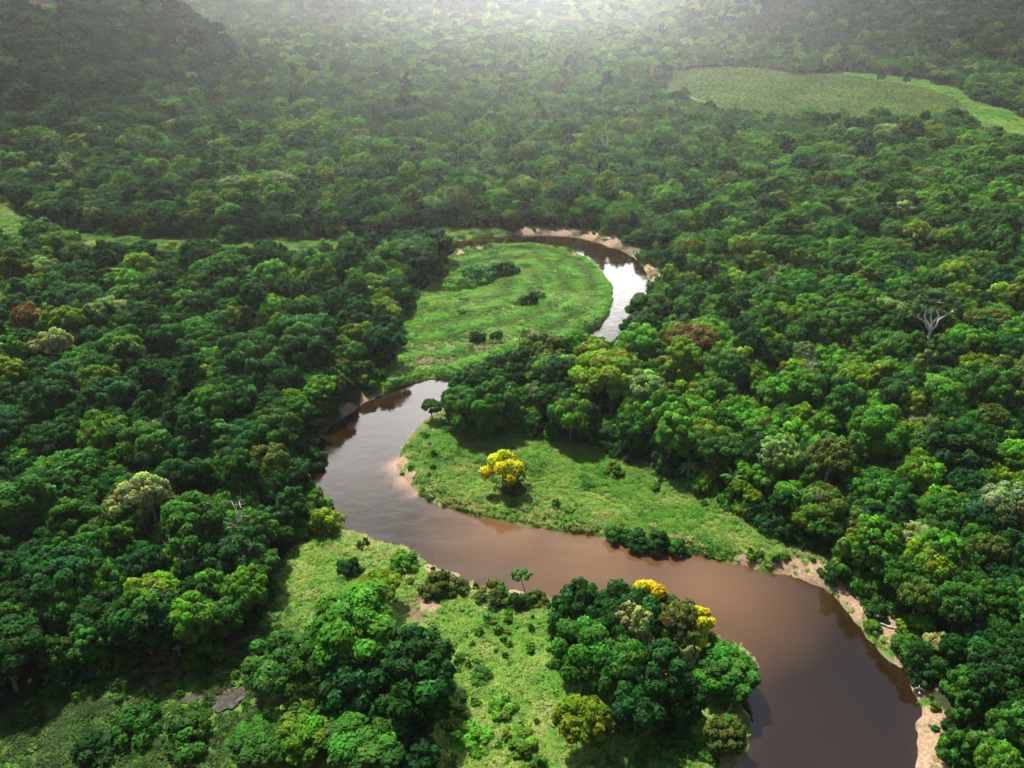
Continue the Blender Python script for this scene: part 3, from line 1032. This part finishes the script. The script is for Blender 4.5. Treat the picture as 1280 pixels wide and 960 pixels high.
def puddles():
    m, nt = new_mat('still_water'); n = N(nt)
    p = n('ShaderNodeBsdfPrincipled', {'Base Color': (.02, .018, .014, 1), 'Roughness': .03, 'IOR': 1.33})
    o = n('ShaderNodeOutputMaterial'); n.link(p.outputs[0], o.inputs[0])
    mud, nt = new_mat('mud'); n = N(nt)
    g = n('ShaderNodeNewGeometry')
    ns = n('ShaderNodeTexNoise', {'Vector': g.outputs['Position'], 'Scale': 1.3, 'Detail': 6.0})
    c = n.ramp(ns.outputs[0], [(.35, (.018, .017, .014)), (.62, (.060, .056, .050))])
    rg = n('ShaderNodeMapRange', {0: ns.outputs[0], 1: .4, 2: .6, 3: .6, 4: .95})
    p = n('ShaderNodeBsdfPrincipled', {'Base Color': c, 'Roughness': rg.outputs[0], 'IOR': 1.12})
    o = n('ShaderNodeOutputMaterial'); n.link(p.outputs[0], o.inputs[0])
    for k, (u, v, rp, asp) in enumerate([(290, 884, 17, .6), (240, 884, 9, .5), (541, 443, 4, .5), (561, 437, 3, .5), (559, 351, 2.5, .7)]):
        c = at(u, v); e = at(u + rp, v); R_ = abs(e[0] - c[0])
        rng = np.random.default_rng(k)
        ang = np.linspace(0, 2 * math.pi, 40, endpoint=False)
        rad = R_ * (1 + .22 * np.sin(2 * ang + k) + .13 * np.sin(5 * ang + 2 * k) + .06 * np.sin(9 * ang))
        ring = np.stack([c[0] + rad * np.cos(ang), c[1] + rad * np.sin(ang) * 1.6 * asp], 1)
        zs = float(np.max(ground(ring))) + .05
        V = np.c_[ring, np.full(40, zs)]
        V = np.r_[V, [[c[0], c[1], zs]]]
        F = [(i, (i + 1) % 40, 40) for i in range(40)]
        me = mesh_from('puddle_water', V, np.array(F), [mud if k < 2 else m])
        ob = bpy.data.objects.new('puddle_water', me); COL.objects.link(ob); ob['kind'] = 'structure'
        PUDDLES.append((c[0], c[1], R_ * 1.1))


PUDDLES = []
puddles()


# ------------------------------------------------------------------ the forest
def forest_points():
    out = []
    for (y0, y1, sp, seed) in ((25, 330, 3.0, 1), (330, 640, 3.2, 2), (640, 1000, 4.2, 3), (1000, 1950, 8.5, 4)):
        rng = np.random.default_rng(seed)
        rows = np.arange(y0, y1, sp * .87)
        for k, yy in enumerate(rows):
            w = .72 * yy + 75
            xs = np.arange(-w, w, sp) + (k % 2) * sp * .5
            q = np.stack([xs, np.full(len(xs), yy)], 1) + rng.normal(0, sp * .20, (len(xs), 2))
            out.append(np.c_[q, np.full(len(xs), sp)])
    A = np.concatenate(out)
    P = A[:, :2]
    ok = sdist(P, WATER) > 2.6
    for pl in OPEN:
        lim = .8
        if pl is PLANTATION or pl is MEADOW_FAR:           # trees creep in along the far clearing
            lim = .8 - 40 * np.clip(vnoise(P[:, 0], P[:, 1], 26, 31) - .55, 0, 1)
        ok &= sdist(P, pl) > lim
    ok &= sdist(P, SCAR) > 2.5
    for x, y, r in USED:
        ok &= np.hypot(P[:, 0] - x, P[:, 1] - y) > r * .7 + 1.2
    return A[ok]


def build_forest():
    rng = np.random.default_rng(77)
    A = forest_points(); P = A[:, :2]; sp = A[:, 2]; n = len(P)
    x, y = P[:, 0], P[:, 1]
    z = ground(P)
    size = np.clip(rng.lognormal(0, .33, n), .55, 1.85) * sp / 5.7 * .95
    # smaller at the forest's edge
    de = np.minimum.reduce([sdist(P, pl) for pl in OPEN] + [sdist(P, WATER)])
    size *= .90 + .10 * np.clip(de / 10, 0, 1)
    # colour classes, in loose drifts
    dr = wob(x, y, 22, 1.2) * .5 + wob(x, y, 60, 2.1) * .5
    west = np.clip(-x / 60, -1, 1)
    base = np.array([.33, .20, .12, .18, .10, .04, .025, .005, .0012])
    W = np.repeat(base[None], n, 0)
    W[:, 1] *= np.exp(.5 * west - .9 * dr); W[:, 2] *= np.exp(.5 * west - .5 * dr)
    W[:, 3] *= np.exp(-.4 * west + .9 * dr); W[:, 4] *= np.exp(.9 * dr)
    hill_shade = np.clip(hills(x, y) / 14, 0, 1) * np.clip((760 - y) / 100, 0, 1)  # shade of the hills put into crown colour: darker classes there
    W[:, 1] *= 1 + 1.6 * hill_shade; W[:, 2] *= 1 + 1.2 * hill_shade; W[:, 3:7] *= (1 - .8 * hill_shade)[:, None]
    corner_shade = np.clip((-x - 35) / 25, 0, 1) * np.clip((150 - y) / 40, 0, 1) + np.clip((x - 95) / 40, 0, 1) * np.clip((260 - y) / 80, 0, 1) * .5  # darkness of the view's corners put into crown colour, left and right
    W[:, 1] *= 1 + 1.6 * corner_shade; W[:, 4:8] *= (1 - .5 * np.clip(corner_shade, 0, 1))[:, None]
    W /= W.sum(1, keepdims=True)
    cls = (rng.random(n)[:, None] > W.cumsum(1)).sum(1).clip(0, 8)
    size *= np.where(cls >= 7, .62, 1.0)
    hs = size ** .75 * rng.uniform(.74, 1.26, n)
    tint = np.array([COLOURS[c] for c in CN])[cls] * (1 + rng.normal(0, .14, (n, 1))) * (1 + rng.normal(0, .06, (n, 3)))
    rot = rng.uniform(0, 6.283, n)
    # how large each shows in the picture
    u, v, d = to_px(x, y, z + 7 * hs)
    px = size * 4.4 * FPX / np.maximum(d, 1)
    vis = (d > 5) & (u > -10) & (u < 1290) & (v > -10) & (v < 985)
    order = np.argsort(-np.where(vis, px, -1))
    near = order[:N_NEAR]
    far = np.setdiff1d(np.arange(n), near)
    scatter('forest', np.c_[x, y, z - .2][far], rot[far], np.stack([size, size, hs], 1)[far], np.maximum(tint[far], .004), FOREST_SRC,
            'continuous rainforest canopy filling the valley and hills', 5)
    return near, x, y, z, size, hs, cls, rot, tint


N_NEAR = 256
kinds = ['round', 'lumpy', 'tall', 'spread', 'airy', 'dense']


def near_trees(near, x, y, z, size, hs, cls, rot, tint):
    rng = np.random.default_rng(5)
    sps = rng.choice(kinds, len(near), p=[.28, .27, .13, .14, .10, .08])
    LABELS.update(make_labels(near, np.stack([x, y], 1), size, cls, sps))
    for i, spn in zip(near, sps):
        lab = LABELS.get(i, 'tree')
        t = thing('broadleaf_tree', lab, 'tree', (x[i], y[i], z[i] - .2), rot[i], (size[i], size[i], hs[i]), GROUPS.get(i, 'trees of the valley forest'))
        cr, tr = PROTO[spn][rng.integers(len(PROTO[spn]))]
        part('trunk', tr, t)
        part('crown', cr, t, np.maximum(tint[i], .004))


LABELS = {}; GROUPS = {}
FOR = build_forest()
SHAPE = {'round': 'round', 'lumpy': 'lumpy', 'tall': 'tall', 'spread': 'spreading', 'airy': 'feathery', 'dense': 'bushy'}
MARKS = [('the yellow meadow tree', 627, 610), ('the meadow palms', 890, 615), ('the white-limbed flat-topped tree', 1168, 430),
         ('the white snag', 1010, 510), ('the sandy eastern bank', 1110, 785), ('the orange sand', 1180, 945),
         ('the lone water-edge tree', 540, 525), ('the rust-tinged spreading tree', 868, 460), ('the banana plants', 155, 830),
         ('the forked white snag', 297, 700), ('the cut western bank', 386, 590), ('the cream-flowered tree', 187, 670),
         ('the very dark western tree', 308, 500), ('the very dark eastern tree', 1195, 590), ('the feathery pale tree', 972, 610),
         ('the lower right corner', 1279, 959), ('the lower left corner', 1, 900), ('the middle of the left edge', 1, 600), ('the middle of the right edge', 1279, 700)]
ORD = ['closest to', 'second such tree from', 'third such tree from', 'fourth such tree from', 'fifth such tree from', 'sixth such tree from', 'seventh such tree from', 'eighth such tree from']


def make_labels(ids, P, size, cls, spn):
    M = np.array([at(u, v) for _, u, v in MARKS])
    q = {}
    for k, i in enumerate(ids):
        d = np.hypot(*(M - P[i]).T); m = int(d.argmin())
        sz = 'small' if size[i] < .66 else ('large' if size[i] > .86 else 'middling')
        q.setdefault((sz, CN[cls[i]], SHAPE[spn[k]], m), []).append((d[m], i))
    out = {}
    for (sz, c, sh, m), v in q.items():
        v.sort()
        for r, (_, i) in enumerate(v):
            out[i] = f'{sz} {c} {sh} tree, {ORD[min(r, 7)]} {MARKS[m][0]}'
    return out

near_trees(*FOR)


def build_undergrowth():
    rng = np.random.default_rng(9)
    # bushes under and along the forest's edge
    n = 26000
    yy = 25 + (rng.random(n) ** .8) * 420
    xx = rng.uniform(-1, 1, n) * (.72 * yy + 70)
    P = np.stack([xx, yy], 1)
    dopen = np.minimum.reduce([sdist(P, pl) for pl in OPEN] + [sdist(P, WATER)])
    ok = (dopen > -.6) & (dopen < 7) & (sdist(P, WATER) > .45)
    ok &= (rng.random(n) < np.where(dopen < 3.5, .8, .35))
    P = P[ok]
    # low scrub that creeps over the sandy banks
    m = 60000
    yy = 55 + rng.random(m) * 200
    Q = np.stack([rng.uniform(-1, 1, m) * (.72 * yy + 30), yy], 1)
    dq = sdist(Q, WATER, 12)
    Q = Q[(dq > .15) & (dq < 7) & (rng.random(m) < .10 + .55 * np.clip((vnoise(Q[:, 0], Q[:, 1], 3.5, 12) - .5) * 6, 0, 1))]
    Q = Q[(blob(Q, SAND) > .35)]
    # knee-high weeds in drifts through the open ground
    m = 90000
    yy = 40 + rng.random(m) * 190
    D = np.stack([rng.uniform(-1, 1, m) * (.72 * yy + 30), yy], 1)
    pd = vnoise(D[:, 0], D[:, 1], 7, 41)
    D = D[rng.random(m) < np.clip((pd - .56) * 1.6, 0, .12)]
    D = D[(inside(D, FIELD) | inside(D, MEADOW_POINT) & (rng.random(len(D)) < .5)) & (sdist(D, WATER, 12) > 1.0) & (blob(D, PUDDLES, .2) < .5)]
    Q = np.r_[Q, D]
    nb = len(P); P = np.r_[P, Q]; n = len(P)
    z = ground(P)
    s = rng.uniform(.5, 1.35, n)
    s[nb:] *= .30
    cl = rng.choice(6, n, p=[.4, .25, .12, .13, .05, .05])
    cl[nb:] = rng.choice([0, 3, 4], n - nb, p=[.4, .4, .2])
    tint = np.array([COLOURS[c] for c in CN[:6]])[cl] * (1 + rng.normal(0, .15, (n, 1)))
    src = [bpy.data.objects.new('undergrowth_bush', m[0]) for m in SHRUB]
    scatter('undergrowth', np.c_[P, z - .1], rng.uniform(0, 6.28, n), np.stack([s, s, s * rng.uniform(.8, 1.6, n)], 1), tint, src,
            'dense undergrowth along the edges of the forest', 6)


build_undergrowth()


def build_grass():
    rng = np.random.default_rng(19)
    out = []
    for pl, dens, big in ((MEADOW_LOOP, 4.2, .72), (MEADOW_POINT, 5.2, .72), (FIELD, 5.6, .78), (SWATH, 2.0, 1.0), (MEADOW_FAR, .5, 1.2), (TRACK, .6, 1.0)):
        lo = pl.min(0); hi = pl.max(0)
        lo[0] = max(lo[0], -230); hi[0] = min(hi[0], 420)
        n = int((hi[0] - lo[0]) * (hi[1] - lo[1]) * dens)
        q = lo + rng.random((n, 2)) * (hi - lo)
        q = q[inside(q, pl)]
        out.append(np.c_[q, np.full(len(q), big)])
    A = np.concatenate(out); P = A[:, :2]
    dw = sdist(P, WATER)
    sand = blob(P, SAND); dirt = blob(P, DIRT)
    x, y = P[:, 0], P[:, 1]
    pale = .5 + .5 * wob(x, y, 5.5, .4) * .6 + .4 * wob(x, y, 2.1, 2.2)
    keep = (blob(P, PUDDLES, .2) < .5) & (dw > .25) & (rng.random(len(P)) > sand * .93) & (rng.random(len(P)) > dirt * .6)
    A = A[keep]; P = P[keep]; dw = dw[keep]; pale = pale[keep]; n = len(P)
    x, y = P[:, 0], P[:, 1]
    loop = inside(P, MEADOW_LOOP)
    ridge = np.where(loop, .5 + .5 * np.sin(dw * .85 + .8 * wob(x, y, 14, .3)), .5)
    point = inside(P, MEADOW_POINT)
    big = vnoise(x, y, 13, 1); mid = vnoise(x, y, 4.5, 2); sml = vnoise(x + 2 * big, y * 1.6, 1.6, 3)
    strk = vnoise(x * .5 + y * .25, y * 1.0 - x * .6, 2.2, 4)              # long swathes where the grass has lain down
    lush = np.clip(.66 + 2.2 * (big - .5) + 1.6 * (mid - .5) + .9 * (ridge - .5) * loop + .12 * loop, 0, 1)
    field = inside(P, FIELD)
    lush = np.clip(lush - .22 * field, 0, 1)
    edge = np.clip(1 - dw / 6, 0, 1)
    g0 = np.array([.040, .165, .015]); g1 = np.array([.098, .212, .020]); st = np.array([.27, .27, .095]); dk = np.array([.020, .078, .010])
    k = rng.random(n)
    wgt = np.clip(lush + .16 * rng.normal(0, 1, n), 0, 1)[:, None]
    hi = np.clip(sml * 1.7 - .4 + .15 * rng.normal(0, 1, n), 0, 1)[:, None]
    tint = (g0 + (g1 - g0) * hi) * wgt + (g1 * .88 + st * .12 + (st - g1) * .40 * strk[:, None]) * (1 - wgt)
    lay = np.clip((strk - .60) * 5, 0, 1) * (.6 - .45 * loop)
    tint = tint * (1 - lay[:, None]) + st * lay[:, None]
    tint = tint * np.where(loop, .58 + .75 * ridge, 1.0)[:, None]
    dark = np.clip((vnoise(x, y, 3.2, 6) - .60) * 7, 0, 1) * (.5 - .3 * field) + .02 + .15 * loop * np.clip(.35 - ridge, 0, 1)
    tint = np.where((rng.random(n) < dark)[:, None], dk * rng.uniform(.8, 1.6, (n, 1)), tint)
    tint = np.where((rng.random(n) < edge * .45 * ~loop)[:, None], st * rng.uniform(.7, 1.0, (n, 1)), tint)
    dim = blob(P, [circ(110, 905, 250)], .5)  # shadow on this field corner, painted into the grass tint
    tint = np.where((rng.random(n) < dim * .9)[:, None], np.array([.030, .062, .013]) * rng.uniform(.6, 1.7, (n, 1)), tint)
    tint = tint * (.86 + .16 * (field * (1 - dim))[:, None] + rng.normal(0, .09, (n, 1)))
    s = A[:, 2] * rng.uniform(.55, 1.15, n) * (.65 + .45 * lush) * (.8 + .4 * ridge) * (.7 + .8 * dark + .5 * (mid - .3))
    z = ground(P)
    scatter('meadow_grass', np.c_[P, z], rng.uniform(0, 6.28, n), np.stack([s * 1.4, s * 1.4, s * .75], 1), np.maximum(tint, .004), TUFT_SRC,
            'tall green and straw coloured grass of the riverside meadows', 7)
    # young plantation beyond the forest
    lo = PLANTATION.min(0); hi = PLANTATION.max(0)
    n = int((hi[0] - lo[0]) * (hi[1] - lo[1]) * .9)
    q = lo + rng.random((n, 2)) * (hi - lo)
    q = q[inside(q, PLANTATION) & (sdist(q, TRACK) > 1)]
    n = len(q)
    s = rng.uniform(.22, .5, n)
    tint = np.array([.165, .270, .070]) * (.72 + .56 * vnoise(q[:, 0], q[:, 1], 24, 51)[:, None]) * (1 + rng.normal(0, .22, (n, 1)))
    src = [bpy.data.objects.new('sapling', m[0]) for m in SHRUB[:5]]
    scatter('plantation_shrubbery', np.c_[q, ground(q)], rng.uniform(0, 6.28, n), np.stack([s, s, s * 1.2], 1), np.maximum(tint, .01), src,
            'even field of young pale green plants below the far hills', 8)


build_grass()

# ------------------------------------------------------------------ air
def build_haze():
    x0, x1, y0, y1, z0, z1 = -3200, 3200, -120, 3500, -66, 330
    V = [(x, y, z) for z in (z0, z1) for y in (y0, y1) for x in (x0, x1)]
    F = [(0, 2, 3, 1), (4, 5, 7, 6), (0, 1, 5, 4), (1, 3, 7, 5), (3, 2, 6, 7), (2, 0, 4, 6)]
    m, nt = new_mat('haze'); n = N(nt)
    vol = n('ShaderNodeVolumePrincipled', {'Color': (.95, .975, .955, 1), 'Density': HAZE, 'Anisotropy': .88})
    o = n('ShaderNodeOutputMaterial'); n.link(vol.outputs[0], o.inputs['Volume'])
    me = mesh_from('haze', np.array(V), np.array(F), [m], smooth=False)
    ob = bpy.data.objects.new('haze', me); COL.objects.link(ob); ob['kind'] = 'stuff'


HAZE = .00022
build_haze()

# ------------------------------------------------------------------ clouds added out of view to shade both hills
def build_shade_clouds():
    m, nt = new_mat('cloud'); n = N(nt)
    d = n('ShaderNodeBsdfDiffuse', {'Color': (.9, .9, .9, 1)})
    tl = n('ShaderNodeBsdfTranslucent', {'Color': (.9, .9, .9, 1)})
    tr = n('ShaderNodeBsdfTransparent', {'Color': (1, 1, 1, 1)})
    a = n('ShaderNodeMixShader', {0: .5, 1: d.outputs[0], 2: tl.outputs[0]})
    b = n('ShaderNodeMixShader', {0: .55, 1: a.outputs[0], 2: tr.outputs[0]})
    o = n('ShaderNodeOutputMaterial'); n.link(b.outputs[0], o.inputs[0])
    V = []; F = []
    k = 1 / math.tan(R(58))
    for (gx, gy, rx, ry, rot) in ((-330, 455, 165, 130, .5), (330, 690, 210, 130, -.55)):
        cz = 430.0
        cx = gx + cz * k * math.sin(R(-32)); cy_ = gy + cz * k * math.cos(R(-32))
        nu, nv = 72, 30; o0 = len(V)
        for j in range(nv + 1):
            for i in range(nu):
                th = math.pi * j / nv; ph = 2 * math.pi * i / nu
                x, y, z = math.sin(th) * math.cos(ph), math.sin(th) * math.sin(ph), math.cos(th)
                r = 1 + .16 * math.sin(3 * ph + gx) + .10 * math.sin(5 * ph + 2 * th) + .08 * math.sin(9 * ph + 4 * th) + .06 * math.sin(13 * th + 3 * ph)
                x *= rx * r; y *= ry * r; z *= (34 if z > 0 else 12) * r
                V.append((cx + x * math.cos(rot) - y * math.sin(rot), cy_ + x * math.sin(rot) + y * math.cos(rot), cz + z))
        for j in range(nv):
            for i in range(nu):
                F.append((o0 + j * nu + i, o0 + j * nu + (i + 1) % nu, o0 + (j + 1) * nu + (i + 1) % nu, o0 + (j + 1) * nu + i))
    ob = bpy.data.objects.new('clouds', mesh_from('clouds', np.array(V), np.array(F), [m])); COL.objects.link(ob)
    ob['kind'] = 'stuff'; ob['label'] = 'thin white sheets added out of view to shade the hills'


build_shade_clouds()

# ------------------------------------------------------------------ light
SUN_EL, SUN_AZ = R(58), R(-32)         # ahead of the camera, a little east of the valley's axis
sd = Vector((math.sin(SUN_AZ) * math.cos(SUN_EL), math.cos(SUN_AZ) * math.cos(SUN_EL), math.sin(SUN_EL)))
sl = bpy.data.lights.new('sun', 'SUN'); sl.energy = 5.0; sl.angle = R(3); sl.color = (1.0, .94, .83)
so = bpy.data.objects.new('sun', sl); COL.objects.link(so)
so.rotation_euler = sd.to_track_quat('Z', 'Y').to_euler()
so.location = sd * 900

w = bpy.data.worlds.new('World'); SC.world = w; w.use_nodes = True
nt = w.node_tree
for q in list(nt.nodes): nt.nodes.remove(q)
n = N(nt)
sky = n('ShaderNodeTexSky', sky_type='NISHITA')
sky.sun_disc = False; sky.sun_elevation = SUN_EL; sky.sun_rotation = SUN_AZ
sky.air_density = 1.0; sky.dust_density = 1.5
bg = n('ShaderNodeBackground', {'Color': sky.outputs[0], 'Strength': .085})
tc = n('ShaderNodeTexCoord')
bank = Vector((math.sin(R(2)) * math.cos(R(11)), math.cos(R(2)) * math.cos(R(11)), math.sin(R(11))))   # a bright cloud bank ahead
dotn = n('ShaderNodeVectorMath', {0: tc.outputs['Generated'], 1: tuple(bank)}, operation='DOT_PRODUCT')
dotp = n.math('MAXIMUM', dotn.outputs['Value'], 0.0)
near_sun = n.math('MULTIPLY_ADD', n.math('POWER', dotp, 230.0), 115.0, 0.0)
sx = n('ShaderNodeSeparateXYZ', {0: tc.outputs['Generated']})
den = n.math('ADD', n.math('MAXIMUM', sx.outputs[2], 0.0), .12)
pl = n('ShaderNodeCombineXYZ', {0: n.math('DIVIDE', sx.outputs[0], den), 1: n.math('DIVIDE', sx.outputs[1], den), 2: 0.0})
cn = n('ShaderNodeTexNoise', {'Vector': pl.outputs[0], 'Scale': 1.4, 'Detail': 7.0, 'Roughness': .55})
bel = n('ShaderNodeMapRange', {0: sx.outputs[2], 1: .70, 2: .51, 3: 0.0, 4: 1.0}, interpolation_type='SMOOTHSTEP')
hor = n.math('SQRT', n.math('MAXIMUM', n.math('SUBTRACT', 1.0, n.math('MULTIPLY', sx.outputs[2], sx.outputs[2])), .0001))
baz = n('ShaderNodeMapRange', {0: n.math('DIVIDE', n.math('ADD', n.math('MULTIPLY', sx.outputs[1], math.cos(R(13))), n.math('MULTIPLY', sx.outputs[0], -math.sin(R(13)))), hor), 1: .74, 2: .975, 3: 0.0, 4: 2.8}, interpolation_type='SMOOTHSTEP')
near_sun = n.math('ADD', near_sun, n.math('MULTIPLY', n.math('MULTIPLY', bel.outputs[0], baz.outputs[0]), n.math('MULTIPLY_ADD', cn.outputs[0], 1.5, .05)))
sx = n('ShaderNodeSeparateXYZ', {0: tc.outputs['Generated']})
low = n.math('SUBTRACT', 1.0, n.math('MULTIPLY', sx.outputs[2], 1.1))           # more cloud towards the horizon
cov = n.math('MULTIPLY', n.math('SUBTRACT', n.math('ADD', cn.outputs[0], n.math('MULTIPLY', low, .34)), .56), 4.0, clamp=True)
cov = n.math('MAXIMUM', cov, n.math('MULTIPLY', n.math('MULTIPLY', bel.outputs[0], baz.outputs[0]), n.math('MULTIPLY_ADD', cn.outputs[0], 1.3, .18)), clamp=True)
cstr = n.math('MULTIPLY_ADD', near_sun, 1.0, .15)
cb = n('ShaderNodeBackground', {'Color': (1, .985, .965, 1), 'Strength': cstr})
mx = n('ShaderNodeMixShader', {0: cov, 1: bg.outputs[0], 2: cb.outputs[0]})
wo = n('ShaderNodeOutputWorld'); n.link(mx.outputs[0], wo.inputs[0])

SC.view_settings.view_transform = 'Standard'
SC.view_settings.look = 'None'
SC.view_settings.gamma = 1.0
SC.view_settings.exposure = 1.4
SC.view_settings.use_curve_mapping = False
cy = SC.cycles
SC.render.engine = 'CYCLES'
cy.max_bounces = 4; cy.diffuse_bounces = 2; cy.glossy_bounces = 2; cy.transmission_bounces = 2; cy.volume_bounces = 0
cy.transparent_max_bounces = 8
cy.use_denoising = True
cy.caustics_reflective = False; cy.caustics_refractive = False
cy.sample_clamp_indirect = 4.0
